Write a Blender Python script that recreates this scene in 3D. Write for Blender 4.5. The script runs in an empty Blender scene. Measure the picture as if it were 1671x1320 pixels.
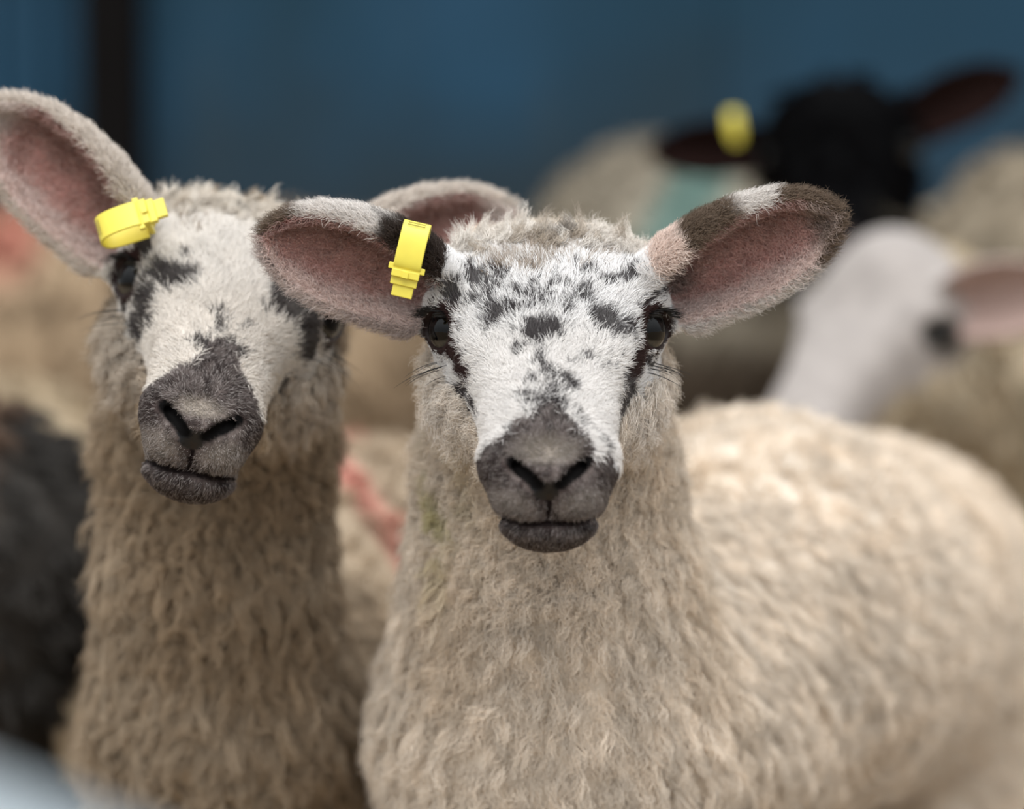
import bpy, math
import numpy as np
from mathutils import Matrix, Vector

# ------------------------------------------------------------------ camera, sky, exposure
F = 4800.0                      # focal length in pixels of the 1671 px wide frame
CX, CY = 835.5, 660.0
PITCH = math.radians(6.5)
CAM = np.array([0.0, -1.6, 0.84])
RIGHT = np.array([1.0, 0, 0])
FWD = np.array([0.0, math.cos(PITCH), -math.sin(PITCH)])
UP = np.array([0.0, math.sin(PITCH), math.cos(PITCH)])
scene = bpy.context.scene
COL = scene.collection

cam_data = bpy.data.cameras.new('camera')
cam_data.sensor_width = 36.0
cam_data.lens = 36.0 * F / 1671.0
cam_data.clip_start = 0.05
cam_data.dof.use_dof = True
cam_data.dof.focus_distance = 1.582
cam_data.dof.aperture_fstop = 2.8
cam = bpy.data.objects.new('camera', cam_data)
cam.location = CAM
cam.rotation_euler = (math.pi / 2 - PITCH, 0, 0)
COL.objects.link(cam)
scene.camera = cam

scene.view_settings.view_transform = 'Standard'
scene.view_settings.look = 'None'
scene.view_settings.gamma = 1.0
scene.view_settings.use_curve_mapping = False
scene.view_settings.exposure = 0.0

world = bpy.data.worlds.new('overcast_sky')
scene.world = world
world.use_nodes = True
wn = world.node_tree.nodes; wl = world.node_tree.links
wn.clear()
w_out = wn.new('ShaderNodeOutputWorld'); w_bg = wn.new('ShaderNodeBackground')
w_tc = wn.new('ShaderNodeTexCoord'); w_sep = wn.new('ShaderNodeSeparateXYZ'); w_ramp = wn.new('ShaderNodeMapRange')
wl.new(w_tc.outputs['Generated'], w_sep.inputs[0])
w_ramp.inputs['From Min'].default_value = 0.0; w_ramp.inputs['From Max'].default_value = 1.0
w_ramp.inputs['To Min'].default_value = 0.6; w_ramp.inputs['To Max'].default_value = 1.8     # CIE overcast: zenith three times the horizon
wl.new(w_sep.outputs['Z'], w_ramp.inputs['Value'])
w_bg.inputs['Color'].default_value = (0.93, 0.97, 1.0, 1)
wl.new(w_ramp.outputs[0], w_bg.inputs['Strength'])
wl.new(w_bg.outputs[0], w_out.inputs[0])

sun_d = bpy.data.lights.new('sun', 'SUN'); sun_d.energy = 2.4; sun_d.angle = math.radians(50); sun_d.color = (1.0, 0.97, 0.93)
sun = bpy.data.objects.new('sun', sun_d); COL.objects.link(sun)
sun.rotation_euler = Vector((0.10, 0.42, -1.0)).to_track_quat('-Z', 'Y').to_euler()   # veiled sun, high and behind the camera

HAIR = True
RNG = np.random.default_rng(7)

def W(px, py, d):
    return CAM + FWD * d + RIGHT * ((px - CX) / F * d) + UP * ((CY - py) / F * d)

def lin(r, g, b):
    c = np.array([r, g, b], float) / 255.0
    return np.where(c <= 0.04045, c / 12.92, ((c + 0.055) / 1.055) ** 2.4)

def lerp(a, b, t): return a + (b - a) * t
def sstep(a, b, x):
    t = np.clip((x - a) / (b - a), 0, 1); return t * t * (3 - 2 * t)
def unit(v):
    v = np.asarray(v, float); return v / np.maximum(np.linalg.norm(v, axis=-1, keepdims=True), 1e-9)

_tab = np.random.default_rng(3).random((32, 32, 32)).astype(np.float32)
def noise(p, s):
    """smooth value noise 0..1 at points p (n,3), feature size s"""
    q = np.asarray(p, np.float32) / s + 100.0
    i = np.floor(q).astype(int); f = q - i; f = f * f * (3 - 2 * f); i &= 31; j = (i + 1) & 31
    def t(a, b, c): return _tab[a, b, c]
    x0 = lerp(t(i[:, 0], i[:, 1], i[:, 2]), t(j[:, 0], i[:, 1], i[:, 2]), f[:, 0])
    x1 = lerp(t(i[:, 0], j[:, 1], i[:, 2]), t(j[:, 0], j[:, 1], i[:, 2]), f[:, 0])
    x2 = lerp(t(i[:, 0], i[:, 1], j[:, 2]), t(j[:, 0], i[:, 1], j[:, 2]), f[:, 0])
    x3 = lerp(t(i[:, 0], j[:, 1], j[:, 2]), t(j[:, 0], j[:, 1], j[:, 2]), f[:, 0])
    return lerp(lerp(x0, x1, f[:, 1]), lerp(x2, x3, f[:, 1]), f[:, 2])

# ------------------------------------------------------------------ materials
def new_mat(name):
    m = bpy.data.materials.new(name); m.use_nodes = True
    return m, m.node_tree.nodes, m.node_tree.links, m.node_tree.nodes['Principled BSDF']

def mat_hair(name, rough=0.55, spec=0.25):
    m, n, l, b = new_mat(name)
    a = n.new('ShaderNodeAttribute'); a.attribute_name = 'tint'
    l.new(a.outputs['Color'], b.inputs['Base Color'])
    b.inputs['Roughness'].default_value = rough
    b.inputs['Specular IOR Level'].default_value = spec
    return m

def mat_skin(name):
    m, n, l, b = new_mat(name)
    a = n.new('ShaderNodeAttribute'); a.attribute_name = 'tint'
    g = n.new('ShaderNodeAttribute'); g.attribute_name = 'gloss'
    nz = n.new('ShaderNodeTexNoise'); nz.inputs['Scale'].default_value = 450; nz.inputs['Detail'].default_value = 3
    bp = n.new('ShaderNodeBump'); bp.inputs['Strength'].default_value = 0.25; bp.inputs['Distance'].default_value = 0.0006
    tc = n.new('ShaderNodeTexCoord')
    mr = n.new('ShaderNodeMapRange'); mr.inputs['To Min'].default_value = 0.75; mr.inputs['To Max'].default_value = 0.3
    l.new(tc.outputs['Object'], nz.inputs['Vector']); l.new(nz.outputs[0], bp.inputs['Height'])
    l.new(bp.outputs[0], b.inputs['Normal'])
    l.new(a.outputs['Color'], b.inputs['Base Color'])
    l.new(g.outputs['Fac'], mr.inputs['Value']); l.new(mr.outputs[0], b.inputs['Roughness'])
    ms = n.new('ShaderNodeMapRange'); ms.inputs['To Min'].default_value = 0.06; ms.inputs['To Max'].default_value = 0.45
    l.new(g.outputs['Fac'], ms.inputs['Value']); l.new(ms.outputs[0], b.inputs['Specular IOR Level'])
    return m

def mat_plain(name, col, rough=0.5, metal=0.0, nscale=0, namt=0.0, bump=0.0, spec=0.5):
    m, n, l, b = new_mat(name)
    b.inputs['Roughness'].default_value = rough; b.inputs['Metallic'].default_value = metal
    b.inputs['Specular IOR Level'].default_value = spec
    b.inputs['Base Color'].default_value = (*col, 1)
    if nscale:
        tc = n.new('ShaderNodeTexCoord'); nz = n.new('ShaderNodeTexNoise'); nz.inputs['Scale'].default_value = nscale; nz.inputs['Detail'].default_value = 5
        rp = n.new('ShaderNodeMixRGB'); rp.blend_type = 'MIX'
        rp.inputs[1].default_value = (*[c * (1 - namt) for c in col], 1); rp.inputs[2].default_value = (*[min(1, c * (1 + namt)) for c in col], 1)
        l.new(tc.outputs['Object'], nz.inputs['Vector']); l.new(nz.outputs[0], rp.inputs[0]); l.new(rp.outputs[0], b.inputs['Base Color'])
        if bump:
            bp = n.new('ShaderNodeBump'); bp.inputs['Strength'].default_value = bump
            l.new(nz.outputs[0], bp.inputs['Height']); l.new(bp.outputs[0], b.inputs['Normal'])
    return m

def mat_eye():
    """dark iris with a wide horizontal pupil; object space, +Y is the look direction"""
    m, n, l, b = new_mat('eye_surface')
    tc = n.new('ShaderNodeTexCoord'); sp = n.new('ShaderNodeSeparateXYZ'); l.new(tc.outputs['Object'], sp.inputs[0])
    def mth(op, a, bb=None):
        k = n.new('ShaderNodeMath'); k.operation = op
        for i, v in enumerate((a, bb)):
            if v is None: continue
            if isinstance(v, (int, float)): k.inputs[i].default_value = v
            else: l.new(v, k.inputs[i])
        return k.outputs[0]
    # rounded-rectangle pupil: |x/0.58|^4 + |z/0.30|^4 < 1
    px = mth('POWER', mth('ABSOLUTE', mth('DIVIDE', sp.outputs['X'], 0.62)), 4.0)
    pz = mth('POWER', mth('ABSOLUTE', mth('DIVIDE', sp.outputs['Z'], 0.40)), 4.0)
    pr = n.new('ShaderNodeMapRange'); pr.inputs['From Min'].default_value = 0.7; pr.inputs['From Max'].default_value = 1.5
    l.new(mth('ADD', px, pz), pr.inputs['Value'])
    r = mth('SQRT', mth('ADD', mth('POWER', sp.outputs['X'], 2.0), mth('POWER', sp.outputs['Z'], 2.0)))
    rr = n.new('ShaderNodeValToRGB'); e = rr.color_ramp.elements
    e[0].position = 0.45; e[0].color = (0.07, 0.062, 0.05, 1)
    e[1].position = 0.72; e[1].color = (0.14, 0.125, 0.10, 1)
    k = e.new(0.80); k.color = (0.03, 0.02, 0.015, 1); k = e.new(0.95); k.color = (0.02, 0.012, 0.01, 1)
    l.new(r, rr.inputs[0])
    nz = n.new('ShaderNodeTexNoise'); nz.inputs['Scale'].default_value = 14; l.new(tc.outputs['Object'], nz.inputs['Vector'])
    ml = n.new('ShaderNodeMixRGB'); ml.blend_type = 'MULTIPLY'; ml.inputs[0].default_value = 0.6
    l.new(rr.outputs[0], ml.inputs[1]); l.new(nz.outputs[0], ml.inputs[2])
    mx = n.new('ShaderNodeMixRGB'); mx.inputs[1].default_value = (0.0015, 0.0015, 0.002, 1)
    l.new(pr.outputs[0], mx.inputs[0]); l.new(ml.outputs[0], mx.inputs[2])
    l.new(mx.outputs[0], b.inputs['Base Color'])
    b.inputs['Roughness'].default_value = 0.06; b.inputs['IOR'].default_value = 1.376
    return m

M_HAIR = mat_hair('fleece_fibre', 0.6, 0.15)
M_DARK = mat_hair('black_fleece_fibre', 0.8, 0.02)
M_FUR = mat_hair('short_fur_fibre', 0.5, 0.16)
M_LASH = mat_plain('lash_fibre', (0.006, 0.005, 0.005), 0.4)
M_SKIN = mat_skin('coat_and_skin')
M_EYE = mat_eye()
M_TAG = mat_plain('yellow_plastic', tuple(lin(234, 218, 84)), 0.38, 0, 90, 0.10)
M_TAGD = mat_plain('tag_print', tuple(lin(120, 100, 30)), 0.6)

# ------------------------------------------------------------------ implicit surfaces
class Field:
    """signed distance samples on a rectilinear grid, built up with smooth unions"""
    def __init__(s, xs, ys, zs):
        s.ax = [np.asarray(a, np.float32) for a in (xs, ys, zs)]
        s.D = np.full([len(a) for a in s.ax], 400.0, np.float32)
    def block(s, lo, hi, pad):
        sl = tuple(slice(int(np.searchsorted(a, l - pad)), int(np.searchsorted(a, h + pad))) for a, l, h in zip(s.ax, lo, hi))
        X, Y, Z = (a[k].reshape(sh) for a, k, sh in zip(s.ax, sl, ((-1, 1, 1), (1, -1, 1), (1, 1, -1))))
        return sl, X, Y, Z
    def add(s, prim, k=20.0, cut=False):
        fn, lo, hi = prim
        sl, X, Y, Z = s.block(lo, hi, 60 + k)
        b = fn(X, Y, Z).astype(np.float32); a = s.D[sl]
        if cut:
            b = -b; h = np.maximum(k - np.abs(a - b), 0) / k; s.D[sl] = np.maximum(a, b) + h * h * k * 0.25
        else:
            h = np.maximum(k - np.abs(a - b), 0) / k; s.D[sl] = np.minimum(a, b) - h * h * k * 0.25

def cone(a, b, ra, rb):
    a = np.asarray(a, float); b = np.asarray(b, float); d = b - a; dd = float(d @ d)
    def fn(X, Y, Z):
        t = np.clip(((X - a[0]) * d[0] + (Y - a[1]) * d[1] + (Z - a[2]) * d[2]) / dd, 0, 1)
        return np.sqrt((X - a[0] - t * d[0]) ** 2 + (Y - a[1] - t * d[1]) ** 2 + (Z - a[2] - t * d[2]) ** 2) - (ra + (rb - ra) * t)
    r = max(ra, rb)
    return fn, np.minimum(a, b) - r, np.maximum(a, b) + r

def ell(c, r, R=np.eye(3)):
    c = np.asarray(c, float); r = np.asarray(r, float); R = np.asarray(R, float)      # columns of R: the axes
    def fn(X, Y, Z):
        q = [((X - c[0]) * R[0, i] + (Y - c[1]) * R[1, i] + (Z - c[2]) * R[2, i]) for i in range(3)]
        k0 = np.sqrt((q[0] / r[0]) ** 2 + (q[1] / r[1]) ** 2 + (q[2] / r[2]) ** 2)
        k1 = np.sqrt((q[0] / r[0] ** 2) ** 2 + (q[1] / r[1] ** 2) ** 2 + (q[2] / r[2] ** 2) ** 2)
        return k0 * (k0 - 1) / np.maximum(k1, 1e-6)
    m = r.max()
    return fn, c - m, c + m

# head frame: unit = 1/3000 m, x to the viewer's right, y away from the face, z up, origin between the eyes
U = 3000.0
H0 = np.array([0.0, 30.0, 0.0]); HA = np.array([0.0, -0.72, -0.694]); HN = np.array([0.0, -0.694, 0.72])
S_T = [-215, -190, -120, -40, 20, 80, 140, 200, 260, 310, 335, 352]
S_W = [40, 110, 168, 182, 178, 150, 126, 110, 103, 97, 78, 28]
S_D = [20, 40, 94, 116, 114, 104, 94, 84, 76, 64, 46, 14]
S_V = [40, 90, 150, 165, 168, 160, 138, 112, 92, 78, 62, 20]
def head_coords(P):
    q = P - H0
    return q @ HA, q @ HN
def head_loft(mzw=1.0):
    S_Wm = np.array(S_W) * np.interp(S_T, [80, 200], [1, mzw])
    def fn(X, Y, Z):
        s = (Y - H0[1]) * HA[1] + Z * HA[2]; n = (Y - H0[1]) * HN[1] + Z * HN[2]
        w = np.interp(s, S_T, S_Wm); h = np.where(n > 0, np.interp(s, S_T, S_D), np.interp(s, S_T, S_V))
        p = np.where(n > 0, 2.6, 2.1)
        f = (np.abs(X / w) ** p + np.abs(n / h) ** p) ** (1 / p)
        d = (f - 1) * np.minimum(w, h) * 0.9
        return np.maximum(d, np.maximum(s - 352, -215 - s))
    return fn, np.array([-190, -330, -370]), np.array([190, 330, 260])

EYE = [np.array([sx * 147.0, 22.0, 0.0]) for sx in (-1, 1)]
LOOK = [unit(np.array([sx * 0.74, -0.67, 0.0])) for sx in (-1, 1)]

def ear_fn(B, T, nrm, R, ph, th):
    """curled leaf: cross-section is a circular arc that opens towards nrm; ph = (lower, upper) edge angles"""
    B = np.asarray(B, float); T = np.asarray(T, float); L = np.linalg.norm(T - B); a = (T - B) / L
    nrm = unit(np.asarray(nrm, float) - a * (np.asarray(nrm, float) @ a)); w = np.cross(a, nrm)
    if w[2] < 0: w = -w
    ut = np.array([-.15, 0, .15, .35, .55, .75, .88, .96, 1.0]); rt = np.array([.50, .62, .82, .98, 1.0, .86, .62, .36, .12]) * R
    def full(X, Y, Z):
        X, Y, Z = X - B[0], Y - B[1], Z - B[2]
        u = (X * a[0] + Y * a[1] + Z * a[2]) / L
        v = X * w[0] + Y * w[1] + Z * w[2]; h = X * nrm[0] + Y * nrm[1] + Z * nrm[2]
        r = np.interp(u, ut, rt); over = np.maximum(np.maximum(u - 1, -.15 - u), 0) * L
        off = (R - r) * 0.45
        hh = h - r - off                                                 # circle centre lies r in front of the ear's back
        ang = np.arctan2(v, -hh); rad = np.sqrt(v * v + hh * hh)
        lo, hi = ph
        lo = lo * np.interp(u, [0, .3, .8, 1], [1.35, 1.0, 1.0, 1.0]); hi = hi * np.interp(u, [0, .3, .7, 1], [1.1, 1.0, .8, .6])
        inside = (ang > lo) & (ang < hi)
        def endp(an): return np.sqrt((v - r * np.sin(an)) ** 2 + (hh + r * np.cos(an)) ** 2)
        d = np.where(inside, np.abs(rad - r), np.minimum(endp(lo), endp(hi)))
        t = th * np.interp(u, [0, .5, 1], [1.5, 1.0, .7])
        d = np.sqrt(d * d + over * over) - t
        return d, u, r - rad, ang
    c = (B + T) / 2; m = L / 2 + R
    return full, c - m, c + m

def surface_nets(fld):
    D = fld.D; xs, ys, zs = fld.ax
    neg = D < 0
    c = np.zeros([n - 1 for n in D.shape], np.int8)
    for i in (0, 1):
        for j in (0, 1):
            for k in (0, 1):
                c += neg[i:D.shape[0] - 1 + i, j:D.shape[1] - 1 + j, k:D.shape[2] - 1 + k]
    act = (c > 0) & (c < 8)
    I, J, K = np.nonzero(act)
    idx = np.full(act.shape, -1, np.int32); idx[I, J, K] = np.arange(len(I))
    acc = np.zeros((len(I), 3)); cnt = np.zeros(len(I))
    corners = [(i, j, k) for i in (0, 1) for j in (0, 1) for k in (0, 1)]
    val = {q: D[I + q[0], J + q[1], K + q[2]].astype(float) for q in corners}
    pos = {q: np.stack([xs[I + q[0]], ys[J + q[1]], zs[K + q[2]]], 1).astype(float) for q in corners}
    for q in corners:
        for ax in range(3):
            if q[ax]: continue
            r = list(q); r[ax] = 1; r = tuple(r)
            m = (val[q] < 0) != (val[r] < 0)
            t = val[q] / np.where(val[q] == val[r], 1, val[q] - val[r])
            p = pos[q] + (pos[r] - pos[q]) * t[:, None]
            acc[m] += p[m]; cnt[m] += 1
    V = acc / cnt[:, None]
    quads = []
    for ax in range(3):
        b, cc = (ax + 1) % 3, (ax + 2) % 3
        s0 = [slice(None)] * 3; s1 = [slice(None)] * 3
        s0[ax] = slice(0, -1); s1[ax] = slice(1, None)
        A = neg[tuple(s0)]; B = neg[tuple(s1)]
        e = np.nonzero(A != B); flip = A[e]
        e = list(e); ok = (e[b] > 0) & (e[cc] > 0) & (e[b] < act.shape[b]) & (e[cc] < act.shape[cc])
        e = [q[ok] for q in e]; flip = flip[ok]
        def cell(db, dc):
            q = [x.copy() for x in e]; q[b] = q[b] - db; q[cc] = q[cc] - dc; return idx[q[0], q[1], q[2]]
        Q = np.stack([cell(1, 1), cell(0, 1), cell(0, 0), cell(1, 0)], 1)
        Q[~flip] = Q[~flip][:, ::-1]
        quads.append(Q)
    Q = np.concatenate(quads); Q = Q[(Q >= 0).all(1)]
    return V, Q

def vert_normals(V, Q):
    n = np.cross(V[Q[:, 2]] - V[Q[:, 0]], V[Q[:, 3]] - V[Q[:, 1]])
    N = np.zeros_like(V)
    for i in range(4): np.add.at(N, Q[:, i], n)
    return unit(N)

def relax(V, Q, it=2, lam=0.5):
    E = np.concatenate([Q[:, [0, 1]], Q[:, [1, 2]], Q[:, [2, 3]], Q[:, [3, 0]]])
    for _ in range(it):
        S = np.zeros_like(V); C = np.zeros(len(V))
        np.add.at(S, E[:, 0], V[E[:, 1]]); np.add.at(C, E[:, 0], 1)
        np.add.at(S, E[:, 1], V[E[:, 0]]); np.add.at(C, E[:, 1], 1)
        V = V + lam * (S / np.maximum(C, 1)[:, None] - V)
    return V

def axis(lo, hi, fine_lo, fine_hi, fine, coarse):
    mid = np.arange(fine_lo, fine_hi + fine * .5, fine)
    def out(start, end):
        r = []; x = start; st = fine; sg = 1 if end > start else -1
        while sg * (end - x) > 0:
            st = min(st * 1.25, coarse); x += sg * st; r.append(x)
        return r
    return np.array(out(mid[0], lo)[::-1] + list(mid) + out(mid[-1], hi))

def make_mesh(name, V, Q, mat, tint=None, gloss=None):
    me = bpy.data.meshes.new(name)
    me.vertices.add(len(V)); me.vertices.foreach_set('co', np.ascontiguousarray(V, np.float32).ravel())
    me.loops.add(Q.size); me.loops.foreach_set('vertex_index', np.ascontiguousarray(Q, np.int32).ravel())
    me.polygons.add(len(Q)); me.polygons.foreach_set('loop_start', np.arange(0, Q.size, Q.shape[1], dtype=np.int32))
    me.polygons.foreach_set('use_smooth', np.ones(len(Q), bool))
    me.update(calc_edges=True); me.validate()
    if tint is not None:
        at = me.attributes.new('tint', 'FLOAT_COLOR', 'POINT')
        at.data.foreach_set('color', np.concatenate([tint, np.ones((len(V), 1))], 1).astype(np.float32).ravel())
    if gloss is not None:
        at = me.attributes.new('gloss', 'FLOAT', 'POINT'); at.data.foreach_set('value', gloss.astype(np.float32))
    me.materials.append(mat)
    return me

def link(name, data, parent=None, **props):
    o = bpy.data.objects.new(name, data); COL.objects.link(o)
    if parent is not None: o.parent = parent
    for k, v in props.items(): o[k] = v
    return o

# ------------------------------------------------------------------ fibres
def fibres(name, paths, tint, radius, mat, parent, tip=0.25, **props):
    """paths (n,k,3) as one hair-curve part"""
    n, k, _ = paths.shape
    cu = bpy.data.hair_curves.new(name)
    cu.add_curves([k] * n)
    cu.attributes['position'].data.foreach_set('vector', np.ascontiguousarray(paths, np.float32).ravel())
    ra = cu.attributes.get('radius') or cu.attributes.new('radius', 'FLOAT', 'POINT')
    t = np.linspace(0, 1, k)
    prof = np.where(t < 0.5, 1.0, 1 - (1 - tip) * (t - 0.5) / 0.5)
    ra.data.foreach_set('value', (np.asarray(radius).reshape(-1, 1) * prof[None, :] * np.ones((n, 1))).astype(np.float32).ravel())
    at = cu.attributes.new('tint', 'FLOAT_COLOR', 'CURVE')
    at.data.foreach_set('color', np.concatenate([tint, np.ones((n, 1))], 1).astype(np.float32).ravel())
    cu.materials.append(mat)
    return link(name, cu, parent, kind='stuff', **props)

def sample(V, Q, N, dens, n):
    """n random surface points weighted by area x dens(vertex)"""
    T = np.concatenate([Q[:, [0, 1, 2]], Q[:, [0, 2, 3]]])
    a = np.linalg.norm(np.cross(V[T[:, 1]] - V[T[:, 0]], V[T[:, 2]] - V[T[:, 0]]), axis=1) * dens[T].mean(1)
    cdf = np.cumsum(a); f = np.searchsorted(cdf, RNG.random(n) * cdf[-1])
    r1 = np.sqrt(RNG.random((n, 1))); r2 = RNG.random((n, 1)); t = T[np.minimum(f, len(T) - 1)]
    w = np.concatenate([1 - r1, r1 * (1 - r2), r1 * r2], 1)
    return (V[t] * w[:, :, None]).sum(1), unit((N[t] * w[:, :, None]).sum(1)), t, w

def sample_even(V, Q, N, dens, n, cell):
    """as sample(), but thinned so that no bare spots are left between roots"""
    P, nn, t, w = sample(V, Q, N, dens, n * 5)
    key = np.floor(P / cell).astype(np.int64); key = key[:, 0] * 73856093 ^ key[:, 1] * 19349663 ^ key[:, 2] * 83492791
    _, first = np.unique(key, return_index=True)
    rest = np.setdiff1d(np.arange(len(P)), first)
    k = RNG.permutation(first)[:n]
    if len(k) < n: k = np.concatenate([k, RNG.permutation(rest)[:n - len(k)]])
    return P[k], nn[k], t[k], w[k]

def tangent_frame(n):
    h = np.where(np.abs(n[:, 2:3]) < 0.9, np.array([[0, 0, 1.0]]), np.array([[1.0, 0, 0]]))
    e1 = unit(np.cross(h, n)); return e1, np.cross(n, e1)

def grow(root, nrm, comb, L, k, lift0, lift1, droop=0.0, curl=0.0, turns=1.5, phase=None, down=np.array([0, 0, -1.0])):
    """strands that leave the skin at lift0 and lie over along comb; curl in the same unit as L"""
    n = len(root); L = np.broadcast_to(np.asarray(L, float), (n,))
    cb = unit(comb - nrm * (comb * nrm).sum(1, keepdims=True))
    P = np.zeros((n, k, 3)); P[:, 0] = root; t = np.linspace(0, 1, k)
    for i in range(1, k):
        f = (t[i] + t[i - 1]) / 2; li = lerp(lift0, lift1, f)
        d = unit(nrm * li + cb * (1 - li) + down * droop * f)
        P[:, i] = P[:, i - 1] + d * (L / (k - 1))[:, None]
    if np.any(curl):
        if phase is None: phase = RNG.random(n) * 6.283
        e1, e2 = tangent_frame(unit(P[:, -1] - P[:, 0]))
        an = phase[:, None] + np.broadcast_to(np.asarray(turns, float), (n,))[:, None] * 6.283 * t[None]
        amp = np.broadcast_to(np.asarray(curl, float), (n,))[:, None] * np.minimum(t * 2.0, 1)[None]
        P = P + e1[:, None] * (amp * np.cos(an))[..., None] + e2[:, None] * (amp * np.sin(an))[..., None]
        P -= (P[:, :1] - root[:, None])
    return P

def locks(root, nrm, comb, per, spread, L, k, lift0, lift1, droop, curl, turns, clump, frizz, lenvar=0.25):
    """wool locks: a curled guide per lock and `per` fibres drawn towards it"""
    n = len(root); L = np.broadcast_to(np.asarray(L, float), (n,)) * (1 + lenvar * RNG.normal(size=n).clip(-2, 2))
    curl = np.broadcast_to(np.asarray(curl, float), (n,)); spread = np.broadcast_to(np.asarray(spread, float), (n,))
    l0 = (lift0 + 0.15 * RNG.normal(size=(n, 1))).clip(0.1, 1)
    l1 = np.broadcast_to(np.asarray(lift1, float).reshape(-1, 1), (n, 1))
    G = grow(root, nrm, comb + 0.35 * RNG.normal(size=(n, 3)) * np.linalg.norm(comb, axis=1, keepdims=True), L, k, l0, l1, droop, curl, turns * (0.7 + 0.6 * RNG.random(n)))
    e1, e2 = tangent_frame(nrm)
    a = RNG.random((n, per)) * 6.283; r = np.sqrt(RNG.random((n, per))) * spread[:, None]
    off = e1[:, None] * (r * np.cos(a))[..., None] + e2[:, None] * (r * np.sin(a))[..., None]
    t = np.linspace(0, 1, k)
    sc = 0.8 + 0.35 * RNG.random((n, per))
    keep = (1 - clump * t ** 0.8)
    body = (G - G[:, :1])[:, None] * sc[..., None, None]
    P = root[:, None, None] + body + off[:, :, None] * keep[None, None, :, None]
    fz = RNG.normal(size=(n, per, 1, 3)) * frizz * (t ** 1.2)[None, None, :, None]
    ph = RNG.random((n, per, 1)) * 6.283; fr = 1.5 + 2.0 * RNG.random((n, per, 1))
    wv = np.sin(ph + fr * 6.283 * t) * t
    P = P + fz + (e1[:, None, None] * wv[..., None] + e2[:, None, None] * np.cos(ph * 1.7 + fr * 6.283 * t)[..., None] * t[:, None]) * frizz * 0.8
    return P.reshape(n * per, k, 3)

# ------------------------------------------------------------------ the place: blue sheet wall, ground
def boxes(name, lst, mat, parent=None, bevel=0.0, **props):
    """joined boxes ((cx,cy,cz),(sx,sy,sz)) of one part"""
    V, Fc = [], []
    for (cx, cy, cz), (sx, sy, sz) in lst:
        o = len(V)
        V += [(cx + a * sx / 2, cy + b * sy / 2, cz + c * sz / 2) for a in (-1, 1) for b in (-1, 1) for c in (-1, 1)]
        Fc += [tuple(o + i for i in f) for f in ((0, 1, 3, 2), (4, 6, 7, 5), (0, 4, 5, 1), (2, 3, 7, 6), (0, 2, 6, 4), (1, 5, 7, 3))]
    me = bpy.data.meshes.new(name); me.from_pydata(V, [], Fc); me.update(); me.materials.append(mat)
    o = link(name, me, parent, **props)
    if bevel:
        m = o.modifiers.new('edge', 'BEVEL'); m.width = bevel; m.segments = 2
    return o

WALL_Y = 3.45
def mat_wall():
    m, n, l, b = new_mat('blue_painted_sheet')
    tc = n.new('ShaderNodeTexCoord')
    n1 = n.new('ShaderNodeTexNoise'); n1.inputs['Scale'].default_value = 2.2; n1.inputs['Detail'].default_value = 6
    n2 = n.new('ShaderNodeTexNoise'); n2.inputs['Scale'].default_value = 9; n2.inputs['Detail'].default_value = 5
    mp = n.new('ShaderNodeMapping'); mp.inputs['Scale'].default_value = (1, 1, .25); l.new(tc.outputs['Object'], mp.inputs[0])
    l.new(tc.outputs['Object'], n1.inputs['Vector']); l.new(mp.outputs[0], n2.inputs['Vector'])
    r1 = n.new('ShaderNodeValToRGB'); e = r1.color_ramp.elements
    e[0].position = .35; e[0].color = (*lin(33, 61, 78), 1); e[1].position = .7; e[1].color = (*lin(40, 73, 97), 1)
    l.new(n1.outputs[0], r1.inputs[0])
    r2 = n.new('ShaderNodeValToRGB'); e = r2.color_ramp.elements
    e[0].position = .60; e[0].color = (0, 0, 0, 1); e[1].position = .78; e[1].color = (.5, .5, .5, 1); l.new(n2.outputs[0], r2.inputs[0])
    mx = n.new('ShaderNodeMixRGB'); mx.inputs[2].default_value = (*lin(62, 76, 84), 1)
    l.new(r2.outputs[0], mx.inputs[0]); l.new(r1.outputs[0], mx.inputs[1])
    sp = n.new('ShaderNodeSeparateXYZ'); l.new(tc.outputs['Object'], sp.inputs[0])      # greyer towards the foot of the wall, with a noisy edge
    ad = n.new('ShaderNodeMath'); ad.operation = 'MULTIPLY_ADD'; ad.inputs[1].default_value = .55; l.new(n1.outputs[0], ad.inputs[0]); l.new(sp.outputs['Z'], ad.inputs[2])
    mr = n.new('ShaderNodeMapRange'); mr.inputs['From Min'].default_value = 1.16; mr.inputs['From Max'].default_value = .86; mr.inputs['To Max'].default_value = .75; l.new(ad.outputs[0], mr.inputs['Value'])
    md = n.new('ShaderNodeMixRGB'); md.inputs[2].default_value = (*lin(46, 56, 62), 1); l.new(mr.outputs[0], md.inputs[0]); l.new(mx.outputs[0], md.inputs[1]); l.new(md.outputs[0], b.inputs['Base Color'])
    b.inputs['Roughness'].default_value = .6; b.inputs['Specular IOR Level'].default_value = .12
    return m
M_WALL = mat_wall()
M_FRAME = mat_plain('dark_steel', tuple(lin(12, 10, 10)), .8, 0, 12, .3, spec=.1)
M_GROUND = mat_plain('trodden_straw_and_earth', tuple(lin(132, 114, 90)), .9, 0, 30, .4, .6)
M_GALV = mat_plain('galvanised_steel', tuple(lin(158, 168, 174)), .5, .4, 40, .15)

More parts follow.
